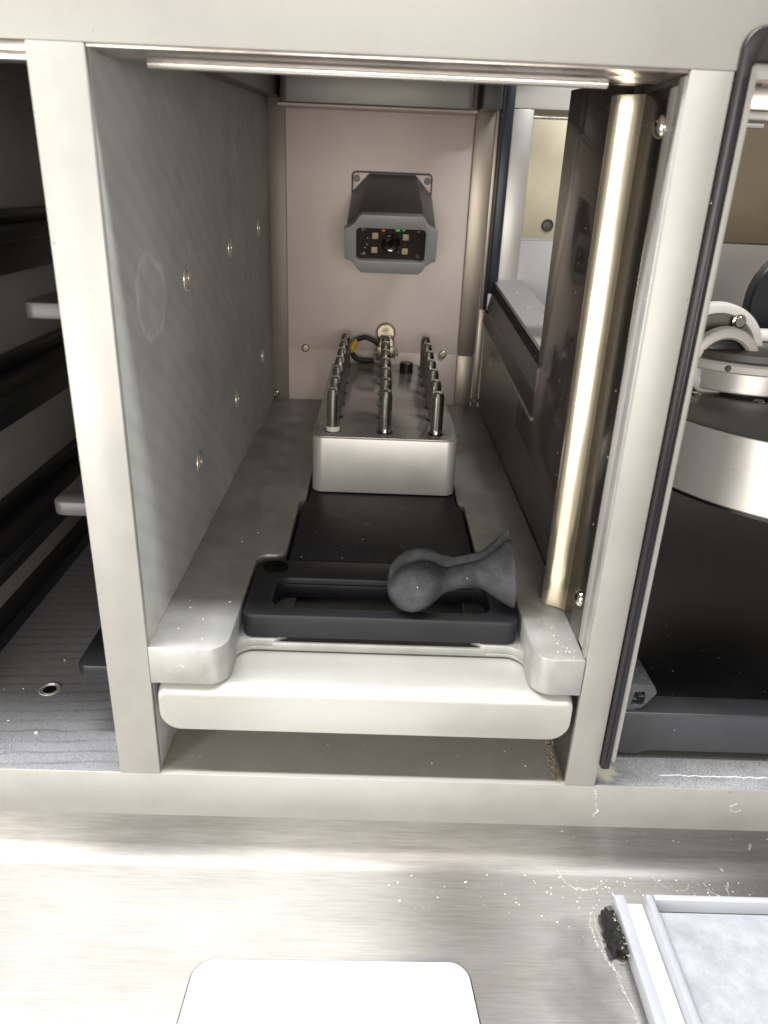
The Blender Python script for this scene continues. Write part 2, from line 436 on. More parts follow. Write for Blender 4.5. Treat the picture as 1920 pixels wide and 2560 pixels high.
# ------------------------------------------------------------------ middle bay linings
def tz(y, z0): return z0 + TILT*y
lw = thing('divider_wall', 'dark grey milled wall with six screws and a smear, left of the pin rack', 'wall panel', (-96, 150, 0))
obj('panel', box(-105, -88, 3.2, 381, 0, 330, .2), M['divider'], lw)
for i, (y, z) in enumerate([(101.6, 194.7), (208.2, 200), (318.5, 205.3), (104.3, 105.4), (211.5, 109.1), (322.2, 113.5)]):
    s = obj('screw', lathe([(0, .1), (1.7, .1), (1.8, .8), (3.3, .7), (3.9, .05), (4.2, .05), (4.5, .55), (5.5, .5), (5.7, -.3), (0, -.3)], (-88, y, z), 'x', 28), M['washer'], lw, at=(-88, y, z))

bw = thing('back_wall', 'brownish brushed metal back wall behind the pin rack', 'wall panel', (0, 384, 64))
obj('upper_sheet', box(-75, 67.2, 381.2, 384, 108.4, 330, .3), M['back'], bw)
obj('lower_sheet', box(-75, 67.2, 381.6, 384, 40, 107.8, .3), M['back'], bw)
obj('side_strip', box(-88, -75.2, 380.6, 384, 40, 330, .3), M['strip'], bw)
obj('column', box(67.4, 82, 379.4, 384, 108, 330, .8), M['column'], bw)
obj('column', box(67.4, 82, 379.6, 384, 40, 107.5, .8), M['column'], bw)
obj('column_trim', box(82.6, 86, 378.6, 384, 146, 330, .4), M['column'], bw)
obj('column_trim', box(82.6, 88, 379.2, 384, 40, 146, .4), M['column'], bw)
for x, z in ((-60.6, 108.6), (55.1, 107.6), (-86, 69), (85, 69.5)):
    obj('screw', screw_bm((x, 381 if abs(x) < 80 else 379.4, z), 'y', 3.4, 2.0, .5), M['brass'], bw, at=(x, 381, z))

cb = thing('ceiling_box', 'grey metal box with rounded ends hung under the bay ceiling at the back', 'box', (0, 320, 300))
def boxsec(x0, x1): return [(x0, 288), (x0, 330), (x1, 330), (x1, 288)]
obj('body', prism(RP([(-76.2, 352, 6), (63, 352, 5), (63, 380), (-76.2, 380)]), 'z', 288.5, 330, .6), M['boxgrey'], cb)
obj('bracket', prism(RP([(68, 353, 2), (83, 353, 4), (83, 380), (68, 380)]), 'z', 289.5, 330, .6), M['darkgrey'], cb)
obj('base_lip', box(-78, 66, 356, 379, 286.4, 288.2, .4), M['back'], cb)
side = prism([(34, 275.6), (384, 293.2), (384, 330), (34, 330)], 'x', -87.6, -77.5, .3)
obj('side_cover', side, M['darkalu'], cb)
obj('bay_ceiling', box(-420, 101, 14.2, 400, 330.2, 333), M['darkalu'], kind='structure')

# right wall with its window
rw = thing('window_wall', 'dark glossy wall with a framed window opening, right of the pin rack', 'wall panel', (92, 150, 0))
def wz(y, z0): return z0 + TILT*(y-151)          # sloping window line
lower = [(3.2, 0), (381, 0), (381, wz(381, 121)), (47, wz(47, 121)), (47, 330), (3.2, 330)]
obj('panel', prism(lower, 'x', 88.4, 92, .2), M['darkalu'], rw)
# window bottom frame, lofted along y with the slope: cross sections in (x, z offset from line)
def loft_y(sec, y0, y1, zf):
    bm = bmesh.new(); rings = []
    for y in (y0, y1): rings.append([bm.verts.new((x, y, zf(y)+z)) for x, z in sec])
    n = len(sec)
    for i in range(n): bm.faces.new((rings[0][i], rings[0][(i+1) % n], rings[1][(i+1) % n], rings[1][i]))
    bm.faces.new(rings[0]); bm.faces.new(rings[1]); fix(bm); return bm
line = lambda y: 120.5 + 0.066*(y-151)
obj('bright_lip', loft_y([(85.6, 0), (85.6, 2.0), (88.3, 2.4), (88.3, 0)], 148.6, 379, line), M['column'], rw)
obj('gasket', loft_y([(85.9, 2.1), (87.4, 9.5), (89.4, 11.5), (92, 11.5), (92, 2.0)], 148.6, 379, line), M['gasket'], rw)
obj('channel', loft_y([(88.6, 11.8), (91.5, 24), (97, 24), (97, 10)], 148.6, 379, line), M['darkgrey'], rw)
obj('seal', loft_y([(91.7, 24.1), (92.5, 28.6), (95, 28.6), (95, 23)], 148.6, 381, line), M['seal'], rw)
obj('sill', loft_y([(94.2, 28.7), (94.2, 31.6), (118, 31.6), (118, 26)], 60, 402, line), M['whiteplate'], rw)
for y in (186, 239, 292, 345):
    obj('sill_screw', lathe([(0, .5), (2.0, .5), (2.5, .1), (2.5, -.5)], (105.3, y, line(y)+31.7), 'z', 14), M['white'], rw, at=(105.3, y, line(y)+31.7))
# window back vertical members
obj('gasket', box(85.2, 88.2, 376, 381, 146, 330, .8), M['gasket'], rw)
obj('gasket_side', box(88.4, 96.5, 384, 392, 158, 330, .8), M['darkblue'] if 'darkblue' in M else mat('blue_grey_channel', (48, 52, 58), .4, .35), rw)  # blue-grey inner side of the rear window gasket

# what the window shows: the next bay's rear frame
nb = thing('rear_frame', 'pale frame and olive sheet with a single bolt seen through the side window', 'frame', (120, 400, 160))
obj('upright', box(94.5, 113.8, 396, 404, 120, 294, .6), M['rack'], nb)
obj('header', box(88, 330, 395.4, 404, 294.2, 330, .6), M['rack'], nb)
obj('olive_sheet', box(113.9, 330, 402, 406, 201.5, 294, .3), M['yback'], nb)
obj('sheet_top_strip', box(113.9, 200, 400.8, 402, 289, 291, .3), M['lip'], nb)  # thin bright strip near the top of the olive sheet
obj('pale_sheet', box(113.9, 330, 400, 406, 60, 199.5, .5), M['whiteplate'], nb)
obj('bolt', lathe([(0, 2.2), (1.6, 2.2), (1.8, 1.2), (3.2, 1.0), (4.2, 2.4), (5.0, 1.0), (5.0, 0)], (135, 402, 211.6), 'y', 20), M['darkgrey'], nb, at=(135, 402, 211.6))

# dark sliding panel
dp = thing('door_panel', 'glossy dark sliding panel mirroring the pins, behind the polished cover', 'panel', (88, 100, 97))
obj('sheet', prism([(46, 98), (192, 105), (192, line(192)-.3), (148.4, line(148)-.3), (148.4, 281, 6), (46, 275)], 'x', 86.2, 88.2, .3), M['acrylic'], dp)

# polished cover
pc = thing('polished_cover', 'tall polished steel cover with a bright front bend and two screws, right of the bay', 'cover', (85, 30, 65))
prof = [(88.2, 50.4), (81, 50.4), (79.6, 49.6), (79.1, 48.2), (79.0, 46.6), (79.3, 45.2), (80.0, 44.2), (81.2, 43.3), (82.8, 42.4), (84.4, 41.4), (85.8, 40.4), (86.8, 39.4), (87.4, 38.3), (87.6, 37.4), (88.3, 37.4), (88.3, 50.2)]
obj('sheet', prism(prof, 'z', 65.0, 268.8, 0), M['cover'], pc)
obj('flange', box(87.6, 88.3, 13.4, 37.2, 65, 268.8, .15), M['darkreflect'], pc)
for y, z in ((19.5, 82.5), (16.4, 257.5)):
    obj('screw', lathe([(0, 2.4), (1.2, 2.3), (2.6, 1.7), (3.5, .7), (3.7, 0)], (87.7, y, z), '-x', 24), M['steel'], pc, at=(87.7, y, z))
obj('edge_strip', box(87.75, 88.3, 6.4, 13.2, 66, 268, .15), M['frame'], pc)
obj('inner_strip', box(87.6, 88.5, 1.2, 6.2, 65, 270, .2), M['plate'], pc)

# bay floor
obj('bay_floor', box(-88, 88.3, 26.2, 381, -5, 0.0), M['bayfloor'], kind='structure', label='grey metal floor under the drawer')
obj('bay_floor', box(-87.9, 88.2, .3, 26.1, -.14, 0.0), M['bayfloor'], kind='structure')

# ------------------------------------------------------------------ deck plate
dk = thing('deck_plate', 'thick grey aluminium plate with a stepped cutout carrying the black tray', 'plate', (0, 190, 47.5))
outl = RP([(-88, 0), (-56.6, 0, 8.5), (-56.6, 84.5, 5.5), (-43, 84.5, 6), (-43, 157, 3.2), (-39.6, 161, 3), (-39.6, 374), (51, 374), (51, 161, 3), (54.4, 157, 3.2), (54.4, 84.5, 6), (67.6, 84.5, 5.5), (67.6, 0, 8.5), (88, 0), (88, 379.2), (-88, 379.2)], 7)
obj('body', prism(outl, 'z', 47.4, 64.6, .45), M['plate'], dk)
wp = RP([(-58, 12), (-57, 12), (-56.9, 25.8, 8), (67.9, 25.8, 8), (68, 12), (69, 12), (69, 84), (-58, 84)], 7)
obj('edge_highlight', box(-87.9, -87.5, 1.5, 378, 64.55, 64.85), M['lip'], dk)  # bright strip added as a highlight along the deck's wall joint
obj('web', join(prism(wp, 'z', 47.7, 49.4, .1), box(-42, 52, 25.7, 27.3, 47.75, 51.5, .3)), M['plate'], dk)
lp = RP([(-58, 12), (-57, 12), (-56.9, 25.8, 8), (-41, 25.8), (-35.5, 31, 3), (-35.5, 70), (-58, 70)], 7)
rp = RP([(69, 12), (68, 12), (67.9, 25.8, 8), (51, 25.8), (45.5, 31, 3), (45.5, 70), (69, 70)], 7)
obj('ledge', prism(lp, 'z', 49.3, 53.2, .3), M['plate'], dk)
obj('ledge', prism(rp, 'z', 49.5, 53.2, .3), M['plate'], dk)
obj('pocket_floor', box(-39, 50.5, 84, 374, 47.6, 49.5), M['plate'], dk)

# ------------------------------------------------------------------ drawer below
dr = thing('drawer', 'broad pale drawer with softly rounded front edge below the deck plate', 'drawer', (0, 0, 24))
def drawer_bm():
    bm = bmesh.new(); rings = []
    prof = [(0.0, 41.5), (.05, 42.2), (.4, 43.4), (1.2, 44.6), (2.6, 45.6), (4.8, 46.3), (8, 46.7), (14, 46.8), (300, 46.8)]
    ins = [.5, .25, .05, 0, 0, 0, 0, 0, 0]
    for (y, zt), d in zip(prof, ins):
        o = RP([(-85.6+d, 24.5+d, 11), (85.9-d, 24.5+d, 11), (85.9-d, zt, 3), (-85.6+d, zt, 3)], 8)
        rings.append([bm.verts.new((x, y-.4, z)) for x, z in o])
    n = len(rings[0])
    for A, B in zip(rings[:-1], rings[1:]):
        for i in range(n): bm.faces.new((A[i], A[(i+1) % n], B[(i+1) % n], B[i]))
    bm.faces.new(rings[0]); bm.faces.new(rings[-1]); fix(bm); return bm
o = obj('front', drawer_bm(), M['drawer'], dr)
o.data.set_sharp_from_angle(angle=R(50))

# ------------------------------------------------------------------ carrier tray
ct = thing('carrier_tray', 'black anodised tray with slotted handle set in the deck cutout under the pin rack', 'tray', (5, 52, 53.4))
outer = RP([(-55.2, 26.6, 5), (65.6, 26.6, 5), (65.6, 79.5, 6), (-55.2, 79.5, 6)], 8)
inner = RP([(-43.6, 34.6, 7), (54.8, 34.6, 7), (54.8, 61.5, 7), (-43.6, 61.5, 7)], 8)
hb = frame(outer, inner, 'z', 53.4, 64.6, 1.0, 3)
obj('handle', hb, M['tray'], ct)
obj('handle_step', box(-43, 54, 60.2, 62, 58.8, 61.6, .3), M['tray'], ct)
obj('bed', prism(RP([(-40.8, 79.6), (52.4, 79.6), (52.4, 150, 3), (50, 156, 3), (50, 372), (-38.4, 372), (-38.4, 156, 3), (-40.8, 150, 3)]), 'z', 56, 64.2, .9, 3), M['tray'], ct)
obj('bed_flange', box(-42.6, 54, 79.6, 372, 52, 54, .4), M['black'], ct)
obj('locating_hole', lathe([(0, -.0), (5.2, .0), (5.9, .35), (6.1, .05), (6.1, -.4)], (-46, 71.6, 64.7), 'z', 32), M['hole'], ct, at=(-46, 71.6, 64.6))

# ------------------------------------------------------------------ pin rack
rk = thing('pin_rack', 'silver aluminium block with three rows of seven steel pins and a black knob', 'pin rack', (6, 270, 64.6))
ro = RP([(-37.2, 169.6, 6.5), (49.4, 169.6, 6.5), (49.4, 371, 6.5), (-37.2, 371, 6.5)], 8)
obj('block', prism(ro, 'z', 64.8, 99.4, .7, 3), M['rack'], rk)
ri = RP([(-36.4, 170.4, 5.8), (48.6, 170.4, 5.8), (48.6, 370.2, 5.8), (-36.4, 370.2, 5.8)], 8)
obj('top_face', prism(ri, 'z', 99.2, 99.9, .15), M['racktop'], rk)
PX = (-25.4, 6.0, 36.9)
def pin_bm():
    return lathe([(3.75, -.1), (3.75, 22.7), (3.55, 23.3), (2.75, 25.6), (2.2, 26.1), (0, 26.3)], (0, 0, 0), 'z', 28)
def hole_bm():
    return lathe([(3.8, .05), (4.4, .05), (4.7, .35), (5.0, .30), (5.1, 0)], (0, 0, 0), 'z', 28)
pin_me = mesh_of('pin', pin_bm(), M['pin']); pin_me.set_sharp_from_angle(angle=R(14)); ring_me = mesh_of('pin_collar', hole_bm(), M['blackplastic'])
for row in range(7):
    for c, x in enumerate(PX):
        y = 182.4+row*29.6; xx = x+(.6*row if c == 2 else (-.25*row if c == 0 else .1*row))*.5
        p = bpy.data.objects.new('pin', pin_me); COL.objects.link(p); p.parent = rk; p.location = (Vector((xx, y, 99.9))-origin(rk))*S
        q = bpy.data.objects.new('collar', ring_me); COL.objects.link(q); q.parent = p
        q.location = (0, 0, 0)
        if row == 0 and c == 0:
            p['label'] = 'pin with white residue round its foot'
            obj('residue', lathe([(3.8, 0), (4.25, .2), (4.3, 2.0), (4.0, 2.9), (3.8, 3.0)], (xx, y, 100.0), 'z', 20), M['crumb'], p)
obj('knob', lathe([(5.3, -.2), (5.3, 7.4), (4.7, 8.2), (0, 8.2)], (23.4, 342, 100), 'z', 24), M['blackplastic'], rk, at=(23.4, 342, 100))

# ------------------------------------------------------------------ rubber bulb
def bulb_bm():
    C = spline([(7.6, 38, 74.2), (20.5, 39, 75.2), (33, 40.5, 77.6), (41, 41.5, 79.3), (51, 42.5, 80.6), (66, 43.5, 80.8)], 9)
    ks = []  # (x, r) profile
    P = [(7.6, 0.3), (8.4, 4.2), (10, 7.4), (12.5, 10.2), (16, 12.4), (20.5, 13.2), (25, 12.2), (28.5, 10.0), (31.2, 7.8), (34, 6.4), (38, 5.9), (43, 6.0), (47.5, 6.5), (50.5, 8.0), (53.5, 10.4), (56.8, 13.0), (59.8, 15.2), (62.0, 16.8), (62.7, 16.9)]
    Q = [(62.5, 16.4), (59.4, 14.0), (55, 9.0), (51, 4.0), (49.0, .3)]
    bm = bmesh.new(); rings = []; n = 72
    def ax(x):
        for a, b in zip(C[:-1], C[1:]):
            if a.x <= x <= b.x: return a.lerp(b, (x-a.x)/(b.x-a.x))
        return C[0] if x < C[0].x else C[-1]
    prof = []
    for arr in (P, Q):
        sp = spline([(x, r, 0) for x, r in arr], 3)
        prof += [(max(v.x, 7.6), max(v.y, .1), arr is Q) for v in sp]
    for x, r, ins in prof:
        c = ax(x); rg = []
        for k in range(n):
            a = 2*math.pi*k/n                 # 0 = +Y (rear), 90 = up
            da = math.degrees(a)-72
            fade = min(1, r/5.0)
            g = 1-fade*(.30 if x < 30 else .20)*math.exp(-(da/9.5)**2)
            if ins: g = 1
            rear = 1.0
            if -100 < da < 0 or math.degrees(a) > 332: rear = 1.0
            sy = 1.0; sz = .86 if x < 36 else .95+.0*x
            rr = r*g
            dz = rr*sz*math.sin(a); dy = rr*sy*math.cos(a)
            if da < 0 or math.degrees(a) > 300:
                up = math.exp(-(da/52)**2) if da <= 0 else 0
                dz += up*(5.0 if x < 36 else 3.4)*fade; dy += up*2.2
            lean = (x-50)/16 if x > 50 else 0
            rg.append(bm.verts.new((c.x-lean*dz*.13+(.5*lean if dz < 0 else 0)*0, c.y+dy*(.85 if x > 45 else 1), c.z+dz)))
        rings.append(rg)
    for A, B in zip(rings[:-1], rings[1:]):
        for k in range(n): bm.faces.new((A[k], A[(k+1) % n], B[(k+1) % n], B[k]))
    bm.faces.new(rings[0]); bm.faces.new(rings[-1]); fix(bm); return bm
bo = single('rubber_bulb', bulb_bm(), M['rubber'], 'dusty dark grey rubber bulb with flared mouth lying on the tray handle', 'rubber bulb', (30, 40, 65))
bo.data.set_sharp_from_angle(angle=R(60))

# ------------------------------------------------------------------ code scanner on the back wall
sc = thing('code_scanner', 'boxy grey scanner with dark window and green light, fixed to the back wall', 'scanner', (7, 381, 210))
SX = 6.7
obj('flange', prism(rrect(SX-31.2, SX+31.2, 205, 246, 3.5), 'y', 379.0, 381.1, .4), M['darkgrey'], sc)
for sx in (-1, 1):
    tri = RP([(SX+sx*29.8, 244.6, 2.2), (SX+sx*17.5, 244.6, .3), (SX+sx*29.8, 231.5, .3)])
    pad = obj('corner_pad', prism(tri, 'y', 377.9, 378.95, .2), M['back'], sc)
    obj('screw', lathe([(0, .2), (1.1, .2), (1.2, .9), (2.2, .9), (2.6, .2), (2.6, 0)], (SX+sx*27.2, 377.9, 240.6), 'y', 18), M['darkgrey'], pad, at=(SX+sx*27.2, 377.9, 240.6))
A_ = [(-17.5, 17.5), (17.5, 17.5), (31, 5), (31, -20), (17.5, -33), (-17.5, -33), (-31, -20), (-31, 5)]
def ringpts(pts, cx, y, cz, tilt=0):
    return [(cx+x, y+z*tilt, cz+z) for x, z in pts]
ra = ringpts([(-18.4, 16.6), (18.4, 16.6), (31, 3.4), (31, -20), (19, -33), (-19, -33), (-31, -20), (-31, 3.4)], SX, 378.9, 227.8)
F = [(-22.3, 20.2), (22.3, 20.2), (32, 9), (32, -11.5), (22, -20), (-22, -20), (-32, -11.5), (-32, 9)]
fy, fz = 318.0, 199.2
TL = -0.40
rb = ringpts(F, SX, fy, fz, TL)
def loft(ra, rb):
    bm = bmesh.new(); A = [bm.verts.new(p) for p in ra]; B = [bm.verts.new(p) for p in rb]; n = len(A)
    for i in range(n): bm.faces.new((A[i], A[(i+1) % n], B[(i+1) % n], B[i]))
    bm.faces.new(A); bm.faces.new(B); fix(bm); return bm
hbm = loft(ra, rb); bev(hbm, 1.3, 3, 20)
obj('housing', hbm, M['darkgrey'], sc)
# bezel: local face frame, outline with scooped corners
def scoop(w, h, cx, cz):
    out = []
    for sx, sz in ((-1, 1), (1, 1), (1, -1), (-1, -1)):
        c = [(sx*w, sz*(h-cz)), (sx*(w-cx*.36), sz*(h-cz*.86)), (sx*(w-cx*.68), sz*(h-cz*.60)), (sx*(w-cx*.86), sz*(h-cz*.26)), (sx*(w-cx*1.12), sz*h)]
        if sx*sz < 0: pass
        out += c if (sx, sz) in ((-1, 1), (1, -1)) else c[::-1]
    return out
def to_face(bm):
    ang = math.atan(-TL)
    for v in bm.verts:
        x, y, z = v.co
        # local: y outwards (negative = towards camera), z up along the face
        v.co = Vector((SX+x, fy+y*math.cos(ang)-z*math.sin(ang), fz+z*math.cos(ang)+y*math.sin(ang)))
    return bm
bo_ = scoop(33, 21.6, 10.8, 10.5)
def rres(loop, n):
    L = [Vector(p) for p in loop]+[Vector(loop[0])]; d = [0]
    for a, b in zip(L[:-1], L[1:]): d.append(d[-1]+(b-a).length)
    out = []
    for k in range(n):
        t = d[-1]*k/n
        for i in range(len(d)-1):
            if d[i] <= t <= d[i+1]:
                out.append(tuple(L[i].lerp(L[i+1], (t-d[i])/max(d[i+1]-d[i], 1e-9)))); break
    return out
bi_ = []
WI, HI = 24.6, 12.2
for (x, z) in bo_:
    bi_.append((max(-WI, min(WI, x*1.06)), max(-HI, min(HI, z*1.06))))
inn = []
for sx, sz in ((-1, 1), (1, 1), (1, -1), (-1, -1)):
    c = [(sx*WI, sz*(HI-6)), (sx*WI, sz*(HI-2.4)), (sx*(WI-.8), sz*(HI-.8)), (sx*(WI-2.4), sz*HI), (sx*(WI-6), sz*HI)]
    inn += c if (sx, sz) in ((-1, 1), (1, -1)) else c[::-1]
obj('bezel', to_face(frame(bo_, inn, 'y', -5.2, 0.4, .5)), M['grey'], sc)
win = obj('window', to_face(box(-WI-.5, WI+.5, -1.2, -.2, -HI-.5, HI+.5)), M['acrylic'], sc)
obj('lens', to_face(lathe([(0, .6), (1.8, .6), (2.2, 1.4), (4.2, 1.4), (5.6, 2.2), (6.6, 2.0), (6.8, 0)], (0, -1.2, 0.4), 'y', 28)), M['lens'], win)
for x, z in ((-11.2, 5.2), (-11.6, -5.4), (10.6, 5.0), (10.4, -5.6)):
    obj('emitter', to_face(box(x-2.1, x+2.1, -2.0, -1.3, z-2.2, z+2.2, .3)), M['ledpad'], win)
for x, z in ((-19.8, 9.6), (19.8, 9.6), (-19.8, -8.8), (19.8, -8.8)):
    obj('window_screw', to_face(lathe([(0, 1.4), (1.2, 1.2), (1.9, .4), (1.9, 0)], (x, -1.3, z), 'y', 16)), M['steel'], win)
for x, z, r in ((-16.6, 3.4, .8), (-17, -1.2, 1.0), (-18.4, -4, .6), (5.8, -6.2, .9), (10.4, -.2, .7)):
    obj('component', to_face(lathe([(0, .9), (r*.7, .7), (r, 0)], (x, -1.3, z), 'y', 12)), M['steel'], win)
obj('green_light', to_face(box(3.2, 6.2, -2.2, -1.3, 9.2, 10.6, .3)), M['green'], win)
obj('green_light', to_face(box(7.8, 9.8, -2.2, -1.3, 9.6, 10.4, .3)), M['green'], win)
obj('orange_light', to_face(box(-6.6, -4.4, -2.2, -1.3, 8.8, 10.0, .3)), M['orange'], win)

# ------------------------------------------------------------------ cable and fitting
cf = thing('cable_fitting', 'black cable with yellow sleeve curling from a metal socket behind the pins', 'cable', (7, 380, 110))
obj('socket', join(lathe([(0, 3), (6.6, 3), (8.2, 1), (8.4, 0)], (6.4, 381, 124), 'y', 24), lathe([(0, 15), (5.4, 15), (5.6, 5), (6.6, 4.5), (6.6, 0)], (7, 379, 118), 'y', 20)), M['brass'], cf)
obj('connector_body', join(box(-1, 14.6, 362, 374, 104, 116, 1.2), box(-3.2, 17, 365, 371, 107, 111.5, .8)), M['brass'], cf)
path = spline([(3, 368, 114.5), (-4, 368, 119.5), (-10.5, 368, 121.6), (-17, 368, 119.2), (-20.8, 368, 113.5), (-20.5, 368, 107.5), (-16, 368, 103.4), (-8, 368, 102.4), (-3, 368, 103)], 6)
obj('cable', tube(path, 2.0, 10), M['cable'], cf)
obj('sleeve', tube(path[18:29], 2.25, 12), M['yellow'], cf)

# ------------------------------------------------------------------ left bay
lb = thing('left_bay', 'dark storage bay left of the wide post with side wall and shelf rails', 'storage bay', (-160, 150, 0))
obj('side_wall', box(-214, -209, 3, 330, 0, 330, .2), M['bayside'], lb)
obj('rear_wall', box(-209, -105.2, 326, 330, 0, 330, .2), M['bayside'], lb)
obj('floor_channel', box(-209, -196, 20, 326, .1, 9, .6), M['blackplastic'], lb)
for i, z in enumerate((211, 137, 61)):
    rl = obj('rail', join(box(-208.9, -180, 4, 320, z-7, z-1, 1.2), box(-208.9, -203, 4, 320, z-1.1, z+6, .8)), M['blackplastic'], lb)
    obj('rail_shade', box(-208.9, -192, 4, 320, z-24, z-7.2, 1.0), M['black'], lb)  # black block standing in for the dark reflection and shade below the rail
for i, z in enumerate((34.2, 111.7, 188.6)):
    pts = RP([(-127.2, 20.5, 4.5), (-105.4, 20.5, .5), (-105.4, 320), (-127.2, 320)], 6)
    b = prism(pts, 'z', z, z+5.6, 0.6, 2)
    o = single('shelf_ledge', b, (M['black'], M['ledge'], M['ledge'])[i], ['black rounded shelf ledge just above the left bay floor', 'black shelf ledge at half height beside the left post', 'topmost shelf ledge with a grey front edge beside the left post'][i], 'shelf ledge', (-116, 20, z), 'shelf ledges on the divider in the left bay')
obj('left_bay_floor', box(-209, -105.3, .3, 326, -.14, -.02), M['sheetfloor'], kind='structure', label='grey banded metal floor of the left bay')
th = obj('threaded_hole', join(lathe([(0, -.05), (3.4, 0), (3.5, .25), (3.9, .25), (4.0, .1), (4.4, .1), (4.5, .35), (4.9, .35), (5.2, 0)], (-157.8, 55.2, .05), 'z', 30)), M['rack'], lb)
obj('hole_bottom', lathe([(0, .12), (3.2, .12)], (-157.8, 55.2, 0), 'z', 24), M['blackplastic'], th)

# ------------------------------------------------------------------ right bay
rb_ = thing('bay_surround', 'black gasket and pale inner edging round the mouth of the right bay', 'surround', (110, 0, 0))
gs = RP([(101.6, 11), (105.4, 11), (105.4, 273.6, 1.5), (330, 273.6), (330, 283.2), (101.6, 283.2, 6.5)], 8)
obj('gasket', prism(gs, 'y', -2.4, 2.5, .8, 3), M['gasket'], rb_)
obj('gasket_rib', box(103.1, 103.9, -3.0, -2.3, 14, 270, .3), M['blackplastic'], rb_)
fs = RP([(105.6, 14, 1.2), (107.8, 14, .8), (107.8, 269.4, .5), (330, 269.4), (330, 273.3), (105.6, 273.3, 1)], 6)
obj('inner_frame', prism(fs, 'y', -1.0, 5.0, .4), M['frame'], rb_)
obj('header_strip', box(110, 330, 8, 14, 262.5, 269, .4), M['scuffed'], rb_)
obj('header_strip', box(110, 330, 8, 16, 259.8, 262.3, .4), M['frame'], rb_)
obj('dark_box', box(96, 176, 150, 158, 272, 300, .5), M['darkalu'], rb_)
obj('light_strip', box(96, 181, 150, 153, 268.6, 270.6, .3), M['frame'], rb_)
rwl = thing('right_bay_lining', 'brown upper sheet and grey lower sheet at the back of the right bay', 'wall panel', (180, 300, 0))
obj('upper_sheet', box(205, 460, 330, 334, 208, 330, .3), M['brown'], rwl)
bm = box(205, 460, 327, 330, 30, 207, .3)
obj('lower_sheet', bm, M['greyback'], rwl)
obj('side_sheet', box(92.4, 94, 5, 392, 0, 118, .2), M['blackplastic'], rwl)
obj('side_sheet', box(92.4, 94, 5, 60, 118, 330, .2), M['blackplastic'], rwl)
obj('far_side_sheet', box(462, 466, 5, 392, 0, 330, .2), M['bayside'], rwl)
obj('bay_ceiling', box(101.2, 470, 14.2, 60, 330.2, 333), M['darkalu'], kind='structure')
obj('right_bay_sill', box(101.4, 420, .3, 20.2, -.14, 0), M['dustyfloor'], kind='structure', label='grey sill of the right bay with white dried residue')
obj('right_bay_floor', box(94.2, 460, 20.4, 392, -3, -1.2), M['black'], kind='structure')

# black tray in the right bay
bt = thing('black_tray', 'large black tray with rounded corner on the floor of the right bay', 'tray', (180, 20, 2))
def bigtray():
    o = RP([(112.6, 2.8, 9), (124, 2.0, 5), (130, 4.2, 8), (330, 4.2), (330, 25.4), (112.6, 25.4, 1.2)], 8)
    return prism(o, 'y', 18, 300, 1.4, 3)
obj('body', bigtray(), M['traybody'], bt)
obj('bed', box(120, 329, 30, 296, 25.5, 25.9, .1), M['blackplastic'], bt)
# seal offcut
sp_o = RP([(114.2, 25.8, 1), (119.2, 24.4, 1), (121.2, 26.2, .6), (123.4, 26.0, .8), (129.2, 34.8, 1.4), (127.2, 39.0, 2), (115.8, 39.2, 2)], 4)
sp_i = RP([(118.4, 27.4, .5), (120.4, 28.8, .3), (121.6, 27.8, .5), (124.0, 28.4, .5), (124.4, 31.5, .5), (123.9, 35.4, .8), (119.2, 35.2, .8)], 4)
so = frame([Vector(p) for p in rres(sp_o, 40)], [Vector(p) for p in rres(sp_i, 40)], 'y', 20.5, 62, 0)
for v in so.verts: v.co.x -= (v.co.y-20.5)*.02
single('seal_offcut', join(so, box(119.2, 121.2, 21.4, 60, 30, 31.2, .3), box(121.8, 124.4, 21.4, 60, 31.6, 32.5, .3)), M['sealstrip'], 'dusty grey hollow rubber seal profile lying on the corner of the black tray', 'rubber seal', (120, 20, 26))

# turntable: silver drum with machinery on top
tt = thing('rotor_drum', 'large silver drum with dark top, gear ring and pale pulleys in the right bay', 'rotor', (215, 95, 120))
CX, CY = 214.5, 96
obj('drum', lathe([(0, 120.4), (93.6, 120.4), (94.6, 121.2), (94.6, 151.0), (0, 151.0)], (CX, CY, 0), 'z', 128), M['turned'], tt)
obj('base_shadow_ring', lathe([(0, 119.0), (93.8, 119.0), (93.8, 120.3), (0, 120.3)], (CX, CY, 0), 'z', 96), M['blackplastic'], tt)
obj('top_plate', lathe([(0, 151.05), (94.3, 151.05), (94.3, 151.3), (92.4, 152.25), (0, 152.25)], (CX, CY, 0), 'z', 128), M['darkalu'], tt)
obj('screw', lathe([(0, .1), (1.6, .1), (1.9, .7), (2.9, .7), (3.3, 0)], (133.5, 78, 152.3), 'z', 22), M['steel'], tt, at=(133.5, 78, 152.3))
GX, GY = 184.5, 126
obj('spacer', lathe([(0, 152.3), (34, 152.3), (34, 154), (0, 154)], (GX, GY, 0), 'z', 64), M['blackplastic'], tt)
obj('gear_ring', lathe([(0, 154), (40.4, 154), (41, 154.6), (41, 163.9), (0, 163.9)], (GX, GY, 0), 'z', 96), M['turned'], tt)
obj('flange_plate', lathe([(0, 164), (45, 164), (46, 164.8), (46, 167.6), (45, 168.6), (0, 168.6)], (GX, GY, 0), 'z', 96), M['white'], tt)
for a_ in (238, 262, 286):
    fx_, fy2 = GX+46.1*math.cos(R(a_)), GY+46.1*math.sin(R(a_))
    obj('flange_bolt', lathe([(0, .5), (1.2, .5), (1.5, 0)], (fx_, fy2, 166.3), 'y', 14), M['darkgrey'], tt, at=(fx_, fy2, 166.3))
obj('flange_upper', lathe([(0, 168.7), (43, 168.7), (43.4, 169.2), (43.4, 172.2), (0, 172.6)], (GX, GY+2, 0), 'z', 96), M['darkgrey'], tt)
